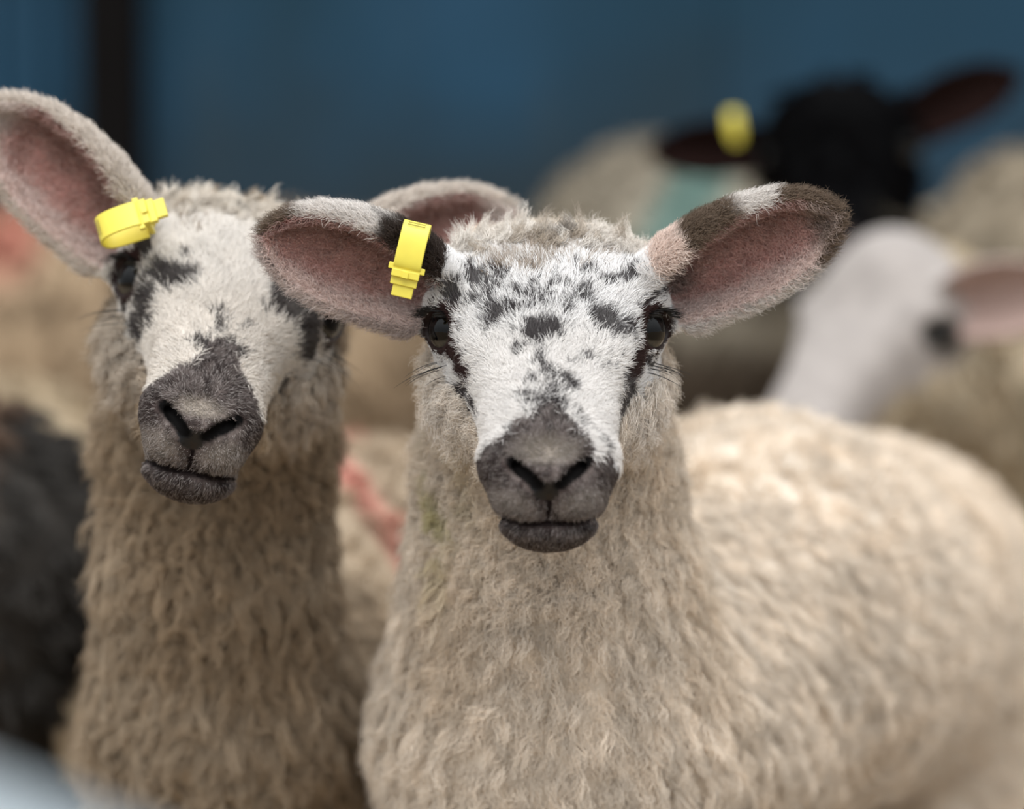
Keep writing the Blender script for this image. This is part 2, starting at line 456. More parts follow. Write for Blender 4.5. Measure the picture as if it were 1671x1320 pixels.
wall = boxes('wall_back', [((0.9, WALL_Y + .08, 1.5), (6.4, .1, 3.0))], M_FRAME, kind='structure', label='blue painted sheet steel wall behind the flock')
def sheet(x0, x1, rib, depth):
    """ribbed sheet from x0 to x1; trapezoid ribs every `rib`"""
    pts = []; x = x0
    while x < x1 - 1e-6:
        w = min(rib, x1 - x)
        pts += [(x, 0), (x + w * .52, 0), (x + w * .62, -depth), (x + w * .90, -depth)]; x += w
    pts.append((x1, 0))
    V = [(px, WALL_Y + py, z) for z in (.02, 3.0) for px, py in pts]; k = len(pts)
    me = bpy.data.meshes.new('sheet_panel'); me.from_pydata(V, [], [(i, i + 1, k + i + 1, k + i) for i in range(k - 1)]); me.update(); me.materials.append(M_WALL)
    o = link('sheet_panel', me, wall); m = o.modifiers.new('thick', 'SOLIDIFY'); m.thickness = .002
    return o
POST_X = W(192, 0, 5.05)[0]
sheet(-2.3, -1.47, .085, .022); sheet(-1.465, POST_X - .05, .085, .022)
xx = POST_X + .05
for k in range(4):
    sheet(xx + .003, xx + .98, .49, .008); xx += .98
post = boxes('wall_post', [((POST_X, WALL_Y - .06, 1.5), (.10, .02, 3.0)), ((POST_X - .0365, WALL_Y - .02, 1.5), (.012, .06, 3.0)), ((POST_X + .0365, WALL_Y - .02, 1.5), (.012, .06, 3.0))], M_FRAME, bevel=.002,
             label='dark steel channel post standing against the blue sheet wall', category='post')
floor = boxes('floor', [((0.4, 0.8, -.05), (9.0, 8.0, .1))], M_GROUND, kind='structure', label='trodden earth and straw under the flock')

# ------------------------------------------------------------------ the sheep builder
def template_px(P):
    """front-view coordinates of the head template, in the units used to describe the coat markings"""
    k = 4800.0 / (4800.0 + P[:, 1])
    return np.stack([(57.5 + P[:, 0]) * k + 835.5, 660 - (123 + P[:, 2]) * k], 1)

def in_poly(q, poly):
    x, y = q[:, 0], q[:, 1]; r = np.zeros(len(q), bool); n = len(poly)
    for i in range(n):
        x0, y0 = poly[i]; x1, y1 = poly[(i + 1) % n]
        if y0 == y1: continue
        c = ((y0 > y) != (y1 > y)) & (x < (x1 - x0) * (y - y0) / (y1 - y0) + x0); r ^= c
    return r

def blobs(q, bl):
    """soft spots: (cx, cy, rx, ry, tilt in degrees, strength)"""
    v = np.zeros(len(q))
    for cx, cy, rx, ry, an, st in bl:
        c, s = math.cos(math.radians(an)), math.sin(math.radians(an)); dx, dy = q[:, 0] - cx, q[:, 1] - cy
        r = np.sqrt(((c * dx + s * dy) / rx) ** 2 + ((-s * dx + c * dy) / ry) ** 2)
        v = np.maximum(v, st * (1 - sstep(0.4, 1.55, r)))
    return v

class Head:
    """head pose: O world position between the eyes, R columns = head axes in the world, u metres per unit"""
    def __init__(s, px, py, d, roll=0, yaw=0, pitch=0, scale=1.0):
        s.O = W(px, py, d); s.u = scale / U
        base = np.stack([RIGHT, FWD, UP], 1)
        r, y, p = map(math.radians, (roll, yaw, pitch))
        Rr = np.array([[math.cos(r), 0, math.sin(r)], [0, 1, 0], [-math.sin(r), 0, math.cos(r)]])
        Ry = np.array([[math.cos(y), -math.sin(y), 0], [math.sin(y), math.cos(y), 0], [0, 0, 1]])
        Rp = np.array([[1, 0, 0], [0, math.cos(p), -math.sin(p)], [0, math.sin(p), math.cos(p)]])
        s.R = base @ Rr @ Ry @ Rp
        s.roll = r
    def loc(s, w): return ((np.asarray(w) - s.O) @ s.R) / s.u
    def wld(s, p): return s.O + (np.asarray(p) * s.u) @ s.R.T

def sheep_mesh(h, neck, body, ears, fine=5.0, coarse=26.0, legs=True, relax_it=2, mzw=1.0, crown=0.0):
    """neck, body: lists of (world point, radius in m) from head to tail; returns the continuous skin in head units"""
    cones = []
    ch = [(h.wld((0, 150, -50)), 0.046 * h.u * U)] + list(neck)
    for (a, ra), (b, rb) in zip(ch[:-1], ch[1:]): cones.append((a, b, ra, rb, 70))
    ch = [neck[-1]] + list(body)
    for (a, ra), (b, rb) in zip(ch[:-1], ch[1:]): cones.append((a, b, ra, rb, 110))
    hip, hr = body[-1]; sh, sr = body[0]
    ax = np.array(hip) - np.array(sh); ax[2] = 0; ax = unit(ax); lat = np.array([-ax[1], ax[0], 0])
    if legs:
        for sg in (-1, 1):
            t = sh + lat * sg * sr * 0.55; k1 = np.array([t[0], t[1], max(0.26, t[2] * .5)]); k2 = np.array([t[0], t[1], 0.04])
            cones += [(t, k1 - ax * .02, 0.055, 0.03, 40), (k1 - ax * .02, k2, 0.028, 0.022, 20), (k2, k2 - ax * .025 + np.array([0, 0, -.018]), 0.024, 0.022, 10)]
            t = hip + lat * sg * hr * 0.5; k1 = np.array([*(t - ax * .03)[:2], t[2] * .62]); k2 = np.array([*(t + ax * .09)[:2], 0.24]); k3 = np.array([*(t + ax * .05)[:2], 0.04])
            cones += [(t, k1, 0.085, 0.06, 40), (k1, k2, 0.055, 0.03, 30), (k2, k3, 0.028, 0.022, 20), (k3, k3 - ax * .025 + np.array([0, 0, -.018]), 0.024, 0.022, 10)]
        tb = hip + ax * hr * .85 + np.array([0, 0, hr * .45])
        cones.append((tb, tb + ax * .05 + np.array([0, 0, -.16]), 0.028, 0.014, 30))
    cl = [(h.loc(a), h.loc(b), ra / h.u, rb / h.u, k) for a, b, ra, rb, k in cones]
    lo = np.min([np.minimum(a, b) - max(ra, rb) for a, b, ra, rb, _ in cl], 0) - 40
    hi = np.max([np.maximum(a, b) + max(ra, rb) for a, b, ra, rb, _ in cl], 0) + 40
    fx = 490; fl = np.array([-fx, -320, -390]); fh = np.array([fx, 260, 330])
    lo = np.minimum(lo, fl - 1); hi = np.maximum(hi, fh + 1)
    fld = Field(*[axis(lo[i], hi[i], fl[i], fh[i], fine, coarse) for i in range(3)])
    for a, b, ra, rb, k in cl: fld.add(cone(a, b, ra, rb), k)
    fld.add(head_loft(mzw), 50)
    if crown: fld.add(ell((0, 60, 60 + crown * .5), (125, 115, 80 + crown * .5)), 60)
    for sx in (-1, 1):
        fld.add(ell((sx * 105, 95, -105), (82, 105, 105)), 50)                      # cheek
        fld.add(ell((sx * 145, 22, 6), (56, 60, 58)), 22)                           # orbit
        fld.add(ell((sx * 150, 20, 44), (46, 56, 20)), 22)                          # brow ridge
        fld.add(ell((sx * 56 * mzw, -200, -222), (50 * mzw, 56, 50)), 24)                       # nostril wing
        fld.add(ell((sx * 38 * mzw, -212, -262), (52 * mzw, 50, 47)), 16)                       # upper lip
    fld.add(ell((0, -236, -232), (44, 40, 30)), 20)                                 # nose pad
    fld.add(ell((0, -172, -302), (76, 64, 50)), 8)                                 # chin
    for e in ears:
        f, a, b = e; fld.add((lambda X, Y, Z, f=f: f(X, Y, Z)[0], a, b), 22)
    for sx, E, L in zip((-1, 1), EYE, LOOK):
        v = np.array([0, 0, 1.0]); hz = unit(np.cross(L, v)); v = np.cross(hz, L)
        fld.add(ell(E + L * 48, (36, 43, 32), np.stack([L, hz, v], 1)), 6, cut=True)
        fld.add(cone((sx * 15, -274, -254), (sx * 36, -264, -231), 7, 8), 5, cut=True)   # nostril
        fld.add(cone((sx * 36, -262, -231), (sx * 57, -244, -213), 8, 6), 5, cut=True)
        m = [(0, -236, -309), (sx * 42, -228, -309), (sx * 74, -192, -301), (sx * 92, -140, -285)]
        for a, b in zip(m[:-1], m[1:]): fld.add(cone(a, b, 9, 8), 6, cut=True)            # mouth line
    fld.add(cone((0, -272, -258), (0, -246, -308), 7, 7), 6, cut=True)                    # philtrum
    V, Q = surface_nets(fld)
    V = relax(V, Q, relax_it, 0.4)
    return V, Q

def ear_state(P, ears):
    """for each point: which ear (-1 none), u along it, depth towards the inside, angle round it"""
    w = np.full(len(P), -1); U_ = np.zeros(len(P)); I_ = np.zeros(len(P)); A_ = np.zeros(len(P)); best = np.full(len(P), 9.0)
    for k, (f, lo, hi) in enumerate(ears):
        d, u, inn, an = f(P[:, 0], P[:, 1], P[:, 2]); m = (d < best) & (u > 0.06)
        w[m] = k; U_[m] = u[m]; I_[m] = inn[m]; A_[m] = an[m]; best[m] = d[m]
    return w, U_, I_, A_

def face_weight(P):
    s, n = head_coords(P); nz = noise(P, 38)
    f = sstep(-62, -22, n + (nz - .5) * 46)
    f = np.maximum(f, sstep(235, 275, s + n * 0.35 + (nz - .5) * 20))
    f = f * (1 - sstep(85, 135, P[:, 1] + (nz - .5) * 40))
    f = f * sstep(-175, -140, n)
    return f * (P[:, 1] < 260) * (np.abs(P[:, 0]) < 300)

def eyes_of(h, root, loc):
    for E, L in zip(EYE, LOOK):
        me = EYE_MESH
        o = link('eye', me, root)
        y = h.R @ L; z = h.R @ np.array([0, 0, 1.0]); x = unit(np.cross(y, z)); z = np.cross(x, y)
        M = Matrix(np.stack([x, y, z], 1).tolist()).to_4x4()
        r = 47 * h.u
        o.matrix_local = Matrix.Translation(h.wld(E) - loc) @ M @ Matrix.Diagonal((r, r, r, 1))
        o['label'] = 'dark glossy eye with a wide horizontal pupil'

def make_eye_mesh():
    nu, nv = 40, 24
    V = [(0, 0, 0)]
    V = []
    for j in range(nv + 1):
        t = math.pi * j / nv
        for i in range(nu):
            p = 2 * math.pi * i / nu
            c = math.cos(t); s = math.sin(t); bul = 0.07 * max(0.0, (c - 0.55) / 0.45) ** 1.0
            V.append((s * math.cos(p), c * (1 + bul), s * math.sin(p)))
    Q = [(j * nu + i, j * nu + (i + 1) % nu, (j + 1) * nu + (i + 1) % nu, (j + 1) * nu + i) for j in range(nv) for i in range(nu)]
    me = bpy.data.meshes.new('eye'); me.from_pydata(V, [], Q); me.update()
    me.polygons.foreach_set('use_smooth', [True] * len(Q)); me.materials.append(M_EYE)
    return me
EYE_MESH = make_eye_mesh()

# ---- coat markings of the lambs, in template front-view units
CENTRE = dict(
  dark=[(742,484,11,24,-20,1),(726,466,10,8,0,.7),(790,468,34,20,35,.85),(786,498,15,8,10,.8),(812,522,15,28,20,.9),(835,515,16,14,30,.55),
        (880,500,30,16,0,.45),(888,546,35,19,0,1),(851,577,9,7,0,.8),(881,590,10,9,0,.9),(951,590,6,7,30,.8),(947,492,17,15,-35,.8),
        (1003,467,24,10,-15,.9),(990,536,36,20,20,.85),(965,520,16,14,30,.6),(1018,430,8,7,0,.7),(1052,492,9,28,30,.8),(1078,472,10,22,30,.7),(925,474,8,7,0,.7),
        (893,609,11,8,0,.8),(915,624,20,11,20,.7),(868,625,11,7,0,.8),(893,641,24,9,0,.6),(928,637,7,9,0,.7),(860,651,10,10,0,.85),(893,663,30,12,0,.75),
        (905,700,14,8,0,.4),(935,600,6,4,0,.5),(842,560,5,5,0,.5),(800,490,8,8,0,.5),(870,690,10,6,0,.6),(935,675,8,8,0,.6),(950,690,7,6,0,.7),(843,705,9,6,0,.7),(802,728,7,5,0,.7),(987,727,9,6,0,.8),(976,712,5,5,0,.6),
        (762,640,11,14,0,.8),(776,662,7,13,-15,.7),(777,690,5,13,0,.5),(1015,642,11,24,10,.95),(1013,674,11,15,0,.95),(1024,612,9,20,15,.9),(1058,584,9,18,0,.85),
        (912,393,28,9,0,.8),(1008,700,5,12,0,.4),(820,452,16,12,30,.6),(770,502,12,10,0,.5),(962,456,14,10,-30,.5),(905,470,10,16,0,.5),(870,465,14,12,0,.5),(845,490,12,14,0,.5),(925,505,12,14,0,.45),(1035,455,14,9,-30,.5),(760,455,14,9,30,.5)],
  lid=[(722,532,28,36,0,1),(742,570,14,22,-25,1),(762,600,10,26,-20,1),(727,565,18,14,0,.9),(1064,535,27,36,0,1),(1040,575,11,26,15,1),(1030,600,10,24,10,.9)],
  brown=[(860,422,85,30,-8,1),(930,408,70,20,10,.9),(900,388,70,12,0,.6),(950,440,40,16,0,.3),(840,455,30,14,0,.4)],
  muzzle=[(893,662),(868,680),(850,693),(838,706),(812,722),(796,735),(782,747),(774,770),(750,800),(750,960),(1040,960),(1040,800),(1008,775),(998,742),(985,735),(970,748),(953,718),(932,692),(915,672)],
  nose=[(833,750),(850,757),(868,768),(886,786),(904,786),(925,770),(946,756),(950,762),(938,778),(918,792),(907,814),(890,818),(873,812),(864,792),(848,776)],
  white=lin(240, 238, 237), dk=lin(46, 39, 41))

def map_px(pts, c, roll, k):
    """photo measurements of a tilted head -> template units"""
    cr, sr = math.cos(roll), math.sin(roll); r = []
    for p in pts:
        dx, dy = p[0] - c[0], p[1] - c[1]
        x, y = (cr * dx + sr * dy) * k, (-sr * dx + cr * dy) * k
        q = (893 + x, 537 + y)
        r.append(q if len(p) == 2 else (q[0], q[1], p[2] * k, p[3] * k, p[4] - math.degrees(roll), p[5]))
    return r
LC, LR, LK = (376, 487), math.radians(12.0), 1.03
LEFT = dict(nose=CENTRE['nose'],
  dark=map_px([(240,405,11,24,-10,.9),(310,425,13,9,20,.7),(288,464,34,19,10,1.1),(262,452,18,16,0,.8),(244,508,18,38,10,1.2),(238,548,12,16,10,.7),(204,500,6,28,0,.8),
        (468,490,32,44,-5,1.2),(500,548,18,36,10,1.2),(490,582,11,16,0,.7),(462,640,7,24,10,.7),(456,668,6,12,10,.5),(415,438,8,10,0,.3),
        (361,522,8,6,0,.9),(366,548,13,22,0,.45),(400,549,7,8,0,.6),(340,577,20,12,-10,.95),(372,585,30,18,0,.6),(375,350,40,10,0,.35),(545,570,12,24,0,.7)], LC, LR, LK),
  lid=map_px([(211,448,22,38,0,1),(210,480,18,16,0,1),(226,420,12,14,0,.8),(540,512,22,32,0,1),(545,545,14,18,0,.9)], LC, LR, LK),
  brown=map_px([(318,358,42,26,0,.5),(270,600,30,20,0,.3),(420,600,30,30,0,.25),(440,570,20,20,0,.3)], LC, LR, LK),
  muzzle=map_px([(358,566),(338,586),(326,610),(290,627),(262,642),(220,655),(195,680),(180,720),(175,860),(440,910),(470,740),(436,705),(417,662),(404,632),(396,602),(380,572)], LC, LR, LK),
  white=lin(228, 222, 215), dk=lin(44, 37, 38), fleck=.15, mzw=.9)

def coat(P, mk):
    """face colour and fur class at head-space points: rgb, darkness, muzzle weight, nose leather weight"""
    w3 = np.stack([noise(P, 9) - .5, noise(P + 31, 9) - .5], 1) * 9 + np.stack([noise(P + 7, 24) - .5, noise(P + 57, 24) - .5], 1) * 12
    q0 = template_px(P); q = q0 + w3
    fr = sstep(60, 20, P[:, 1]) if False else 1 - sstep(40, 110, P[:, 1])
    rel = P - np.array([0, -300.0, -190]); an = np.arctan2(rel[:, 0], rel[:, 2] + 60); ra = np.linalg.norm(rel, axis=1)
    st = noise(np.stack([an * 260, ra * .22, 0 * ra], 1), 6.0); st2 = noise(np.stack([an * 420, ra * .35, 9 + 0 * ra], 1), 6.0)
    dk = blobs(q, mk['dark']) * fr; dk = np.clip(dk * (.45 + 1.1 * st) + (dk > .05) * (st2 - .5) * .35, 0, 1)
    fl = sstep(.66, .80, st2) * sstep(.5, .7, noise(P + 13, 45)) * (P[:, 2] > -70) * fr * mk.get('fleck', .7); dk = np.maximum(dk, fl); lid = blobs(q0 + w3 * .4, mk['lid']) * fr; br = blobs(q, mk['brown'])
    s, n = head_coords(P)
    mz = (in_poly(q, mk['muzzle']) & (s > 120) & ((s + n * .55 > 215) | (q[:, 1] < 745))).astype(float); ns = (in_poly(q0, mk['nose']) & (s > 250)).astype(float)
    return q0, dk, lid, br, mz, ns, s

def mixc(a, b, t): return a + (b - a) * np.asarray(t)[:, None]

def ear_tint(w, u, inn, an, pal, P):
    """w ear index per point (all >= 0); pal[k](u, inn, an, noise) -> rgb"""
    c = np.zeros((len(w), 3)); nz = noise(P, 16)
    for k in (0, 1):
        m = w == k
        if m.any(): c[m] = pal[k](u[m], inn[m], an[m], nz[m])
    return c

def lamb(name, h, neck, body, ears, mk, pal, wool, label, fine=5.0, n_fur=105000, n_cheek=4600, n_neck=5600, n_body=5000, stain=None, marks=None, fib=0.00014, wool_len=1.0, clumpy=0.0):
    V, Q = sheep_mesh(h, neck, body, ears, fine, mzw=mk.get('mzw', 1.0))
    N = vert_normals(V, Q)
    bx = np.mean([b[0] for b in body], 0); loc = np.array([bx[0], bx[1], 0.0])
    VW = h.wld(V) - loc; NW = N @ h.R.T
    camp = CAM - loc
    def wool_tint(P, PW):
        t = noise(PW, 0.05); c = wool[None] * (0.86 + 0.28 * noise(PW + 5, 0.02))[:, None] * np.array([1, 1, 1])
        c = mixc(c, wool[None] * np.array([[.84, .77, .68]]), sstep(.5, .85, t) * .5)
        if marks is not None: c = marks(c, P, PW + loc)
        if stain is not None: c = stain(c, P, PW + loc)
        return c
    def face_tint(P, hard):
        q0, dk, lid, br, mz, ns, s = coat(P, mk)
        r = np.clip(.5 * RNG.random(len(P)) + 1.0 * noise(P, 6.0) - .25, 0, 1) if hard else np.full(len(P), .5)
        r0 = RNG.random(len(P)) if hard else r
        nz = noise(P, 14)
        c = np.repeat(mk['white'][None], len(P), 0) * (0.93 + 0.14 * noise(P, 30))[:, None]
        c = mixc(c, lin(216, 202, 182)[None] + 0 * c, sstep(60, 150, s) * 0.15 + sstep(-40, -120, s) * .35)
        c = mixc(c, lin(140, 120, 98)[None] + 0 * c, (br * (.2 + 1.0 * noise(P, 18)) > .25 * r + .75 * r0) * (.5 + .5 * nz))
        wk = np.where((dk * 1.25 > r) & (dk > .1), 1.0, 0.0) if hard else sstep(.15, .75, dk)
        c = mixc(c, mk['dk'][None] + 0 * c, wk * (0.85 + .15 * nz))
        c = mixc(c, lin(58, 40, 38)[None] + 0 * c, (lid * 1.3 > r) * 1.0)
        # muzzle: grey-brown with dark flecks and a few pale hairs
        m = mixc(np.repeat(lin(112, 102, 99)[None], len(P), 0), lin(52, 43, 42)[None], sstep(.40, .62, .6 * noise(P, 11) + .4 * noise(P, 5)) * .85)
        m = mixc(m, lin(160, 150, 138)[None], blobs(q0, MZ_LIGHT) * .7)
        m = mixc(m, lin(58, 47, 45)[None], blobs(q0, MZ_DARK) * .8)
        m = mixc(m, lin(190, 182, 178)[None], (r0 > .80 - .12 * blobs(q0, MZ_PALE)) * .6 if hard else 0 * r)
        c = mixc(c, m, mz)
        c = mixc(c, lin(17, 18, 22)[None], ns)
        return c, dk, lid, br, mz, ns, s
    MZ_LIGHT = [(893, 735, 48, 20, 0, 1), (835, 815, 40, 18, 20, .5), (950, 815, 40, 18, -20, .5)]
    MZ_PALE = [(840, 835, 50, 22, 15, 1), (946, 835, 50, 22, -15, 1)]
    MZ_DARK = [(800, 765, 26, 26, 0, 1), (968, 735, 22, 24, 20, .8), (992, 770, 14, 28, 0, .9), (840, 712, 22, 9, -35, .8), (945, 710, 20, 9, 40, .7), (893, 890, 75, 18, 0, 1), (893, 860, 90, 8, 0, .6), (893, 800, 42, 22, 0, .7)]
    if mk is LEFT: MZ_LIGHT = [(893, 745, 40, 16, 0, 1), (835, 815, 40, 22, 20, .6), (950, 815, 40, 22, -20, .6)]
    # ---- skin colours
    w, eu, ei, ea = ear_state(V, ears)
    fw = face_weight(V); fc, dk, lid, br, mz, ns, s = face_tint(V, False)
    # pink skin shows a little under the white hair; wet dark rims round eyes and mouth
    eyed = np.min([np.linalg.norm(V - E, axis=1) for E in EYE], 0)
    fc = mixc(fc, lin(40, 26, 25)[None], 1 - sstep(56, 70, eyed))
    mouth = np.abs(template_px(V)[:, 1] - 852 + np.maximum(np.abs(V[:, 0]) - 40, 0) * .3); mth = (1 - sstep(5, 10, mouth)) * (s > 320) * (np.abs(V[:, 0]) < 88)
    phil = (np.abs(V[:, 0]) < 6) * (s > 350) * (template_px(V)[:, 1] > 805) * (template_px(V)[:, 1] < 858); mth = np.maximum(mth, phil)
    fc = mixc(fc, lin(24, 18, 18)[None], mth)
    def seg(a, b):
        a, b = np.array(a, float), np.array(b, float); d = b - a; t_ = np.clip(((V - a) @ d) / (d @ d), 0, 1); return np.linalg.norm(V - a - t_[:, None] * d, axis=1)
    nd = np.min([np.minimum(seg((q * 15, -276, -254), (q * 36, -266, -230)), seg((q * 36, -264, -230), (q * 58, -246, -212))) for q in (-1, 1)], 0)
    nst = 1 - sstep(10, 15, nd); fc = mixc(fc, lin(7, 6, 6)[None], nst); mth = np.maximum(mth, 1 - sstep(12, 18, nd))  # shadow inside the nostrils, painted into the skin colour
    tint = mixc(wool_tint(V, VW) * .8, fc, fw)
    on = w >= 0
    if on.any(): tint[on] = ear_tint(w[on], eu[on], ei[on], ea[on], pal, V[on])[:, :]
    hoof = (VW[:, 2] < 0.045); tint[hoof] = lin(45, 40, 38)
    gl = np.clip(ns + (1 - sstep(52, 60, eyed)) * .8, 0, 1) * fw * (1 - nst)
    root = link(name, make_mesh(name, VW, Q, M_SKIN, tint, gl), None, label=label, category='sheep')
    root.location = loc
    eyes_of(h, root, loc)
    if not HAIR: return root, V, Q, N, loc
    to = unit(camp - VW); face_cam = (NW * to).sum(1); vis = sstep(-.45, -.1, face_cam)
    # ---- short face fur
    dens = fw * (w < 0) * vis * (1 - .97 * ns) * sstep(50, 58, eyed) * (1 - mth) * (1 + 1.3 * mz) * (V[:, 1] < 140)
    P, n, t, wt = sample(V, Q, N, dens, n_fur)
    c, dk, lid, br, mzp, nsp, sp = face_tint(P, True)
    c = c * RNG.uniform(.86, 1.1, (len(P), 1))
    ed = np.min([np.linalg.norm(P - E, axis=1) for E in EYE], 0)
    L = 24 + 12 * sstep(20, -100, sp) - 6 * sstep(120, 200, sp); L = lerp(L, 12.0, mzp); L = lerp(7.0, L, sstep(58, 95, ed)) * RNG.uniform(.7, 1.25, len(P))
    nearnose = np.linalg.norm((P - np.array([0, -262, -245])) * np.array([.8, 1, 1]), axis=1); L = L * lerp(.45, 1.0, sstep(30, 75, nearnose))
    comb = P - np.array([0, -330.0, -150]) + RNG.normal(size=P.shape) * 60; comb = unit(comb) + unit(RNG.normal(size=P.shape)) * .25
    mzc = unit(np.stack([P[:, 0] * .6, 0 * P[:, 0], P[:, 2] + 200], 1) + 1e-3) ; comb = mixc(comb, mzc, mzp * .5)
    clm = (np.stack([noise(P, 17), noise(P + 40, 17), noise(P + 80, 17)], 1) - .5) * 1.3
    path = grow(P - n * 1.5, n, comb + clm, L, 5, .42, .12, 0.0, 1.2, .6)
    fibres('face_fur', h.wld(path) - loc, c, fib * .85 * np.where(mzp > .5, .85, 1.0), M_FUR, root, label='short speckled face fur')
    # ---- ear fur: dense outside and on the rim, thin inside
    if on.any():
        rim = np.zeros(len(V)); rim[on] = np.where(ei[on] < 2, 1.0, .45)
        P, n, t, wt = sample(V, Q, N, rim * on * sstep(-.75, -.4, face_cam), int(n_fur * .45))
        w2, u2, i2, a2 = ear_state(P, ears); k = w2 >= 0; P, n, w2, u2, i2, a2 = P[k], n[k], w2[k], u2[k], i2[k], a2[k]
        inner = i2 > 2; c = ear_tint(w2, u2, np.where(inner, i2, i2 - 6), a2, pal, P)
        c = np.where(inner[:, None], lerp(c, lin(238, 216, 208), (.12 + .45 * RNG.random(len(c)) ** 2)[:, None]), c) * RNG.uniform(.75, 1.2, (len(P), 1))
        ax = np.array([unit(e_ax) for e_ax in h_ear_axes(ears)])[w2]
        L = np.where(inner, 22, 25) * RNG.uniform(.6, 1.35, len(P))
        out = mixc(ax, np.stack([0 * u2, -.4 + 0 * u2, -1 + 0 * u2], 1), inner * .3)
        path = grow(P - n * 1.5, n, out + RNG.normal(size=P.shape) * .45, L, 7, .6, .28, 0, 3.0, .9)
        fibres('ear_fur', h.wld(path) - loc, c, fib * .8, M_FUR, root, label='fine fur on the ears')
    # ---- wool
    R = np.linalg.norm(V - np.array([0, 60, -80]), axis=1)
    wl = (1 - sstep(.25, .6, fw)) * (w < 0) * sstep(-.5, -.2, face_cam) * (VW[:, 2] > 0.22)
    depth = (VW + loc - h.O) @ FWD
    groups = [('cheek', wl * (R < 380), n_cheek), ('neck', wl * (R >= 380) * (depth < .30), n_neck), ('body', wl * (R >= 380) * (depth >= .30), n_body)]
    allp, allc, allr = [], [], []
    for g, de, cnt in groups:
        if cnt <= 0 or de.sum() == 0: continue
        PW, nW, t, wt = sample_even(VW, Q, NW, de, cnt, {'cheek': .0042, 'neck': .0055, 'body': .0085}[g]); P = h.loc(PW + loc)
        down = np.array([0, 0, -1.0])
        if g == 'cheek':
            prm = dict(per=24, spread=.0040, L=.0115 * wool_len, k=9, lift0=.8, lift1=.4, droop=.2, curl=.0019, turns=1.3, clump=.5 + clumpy, frizz=.0015); cb = np.array([0, .3, -1.0]) + 0 * PW
            r = fib
        elif g == 'neck':
            prm = dict(per=24, spread=.0052, L=.017 * wool_len, k=9, lift0=.6, lift1=.18, droop=.45, curl=.0014, turns=1.3, clump=.42 + clumpy, frizz=.0018)
            cb = np.stack([PW[:, 0] * 0 + (PW[:, 0] + loc[0] - h.O[0]) * 4, 0 * PW[:, 0], -1 + 0 * PW[:, 0]], 1); r = fib * 1.05
        else:
            prm = dict(per=20, spread=.0085, L=.0105 * wool_len, k=6, lift0=.85, lift1=.65, droop=.15, curl=.0014, turns=1.0, clump=.3, frizz=.0016); cb = np.array([.3, .5, -1.0]) + 0 * PW; r = fib * 2.0
        path = locks(PW - nW * .003, nW, cb, **prm)
        c = np.repeat(wool_tint(P, PW) * RNG.uniform(.8, 1.15, (len(P), 1)), prm['per'], 0) * RNG.uniform(.82, 1.15, (len(path), 1))
        if g == 'cheek':
            fwp = np.repeat(1 - sstep(40, 110, np.abs(P[:, 1] - 0)), prm['per']); c = mixc(c, mk['white'][None], fwp * .35)
        if path.shape[1] != 9:                                                     # same point count for every lock
            ti = np.linspace(0, path.shape[1] - 1, 9); i0 = np.minimum(ti.astype(int), path.shape[1] - 2); f = (ti - i0)[None, :, None]
            path = path[:, i0] * (1 - f) + path[:, i0 + 1] * f
        allp.append(path); allc.append(c); allr.append(np.full(len(path), r))
    # woolly topknot
    de = fw * (w < 0) * vis * sstep(-60, -120, s + (noise(V, 40) - .5) * 70)
    PW, nW, t, wt = sample(VW, Q, NW, de, 560); P = h.loc(PW + loc)
    path = locks(PW - nW * .002, nW, (nW * 0 + np.array([0, .6, 1.0])), per=26, spread=.0036, L=.0085 + .006 * (RNG.random(560) > .9), k=9, lift0=.75, lift1=.5, droop=-.2, curl=.0018, turns=1.1, clump=.6, frizz=.0014)
    c, *_ = face_tint(P, True); c = mixc(c, lin(226, 216, 202)[None], .35 + 0 * P[:, 0])
    allp.append(path); allc.append(np.repeat(c, 26, 0) * RNG.uniform(.8, 1.1, (len(path), 1))); allr.append(np.full(len(path), fib))
    fibres('wool', np.concatenate(allp), np.concatenate(allc), np.concatenate(allr), M_HAIR, root, label='curly cream fleece')
    # ---- lashes and feelers
    lp = []
    for sx, E, Lk in zip((-1, 1), EYE, LOOK):
        v = np.array([0, 0, 1.0]); hz = unit(np.cross(Lk, v)); v = np.cross(hz, Lk)
        a = np.radians(RNG.uniform(35, 145, 90)); rt = E + Lk * 46 + hz * (np.cos(a) * 40)[:, None] + v * (np.sin(a) * 31)[:, None]
        d = unit(Lk * .8 + v * .25 + hz * (np.cos(a) * .5)[:, None] + RNG.normal(size=(90, 3)) * .12)
        lp.append(grow(rt, d, np.repeat(np.array([[sx * .9, .1, -.25]]), 90, 0), RNG.uniform(16, 32, 90), 7, .95, .45))
        m = 9; rt = np.array([sx * 172.0, -5, -62]) + RNG.normal(size=(m, 3)) * 8
        lp.append(grow(rt, np.repeat(np.array([[sx * .95, -.2, -.1]]), m, 0), np.repeat(np.array([[0, .1, -.6]]), m, 0) + RNG.normal(size=(m, 3)) * .3, RNG.uniform(35, 75, m), 7, .9, .6))
    lp = np.concatenate(lp)
    fibres('eyelashes', h.wld(lp) - loc, np.zeros((len(lp), 3)), .00018, M_LASH, root, label='black eyelashes')
    return root, V, Q, N, loc

EAR_AX = {}
def make_ear(B, T, nrm, R, ph, th=8.0):
    e = ear_fn(B, T, nrm, R, ph, th); EAR_AX[id(e[0])] = np.asarray(T, float) - np.asarray(B, float); return e
def h_ear_axes(ears): return [EAR_AX[id(e[0])] for e in ears]

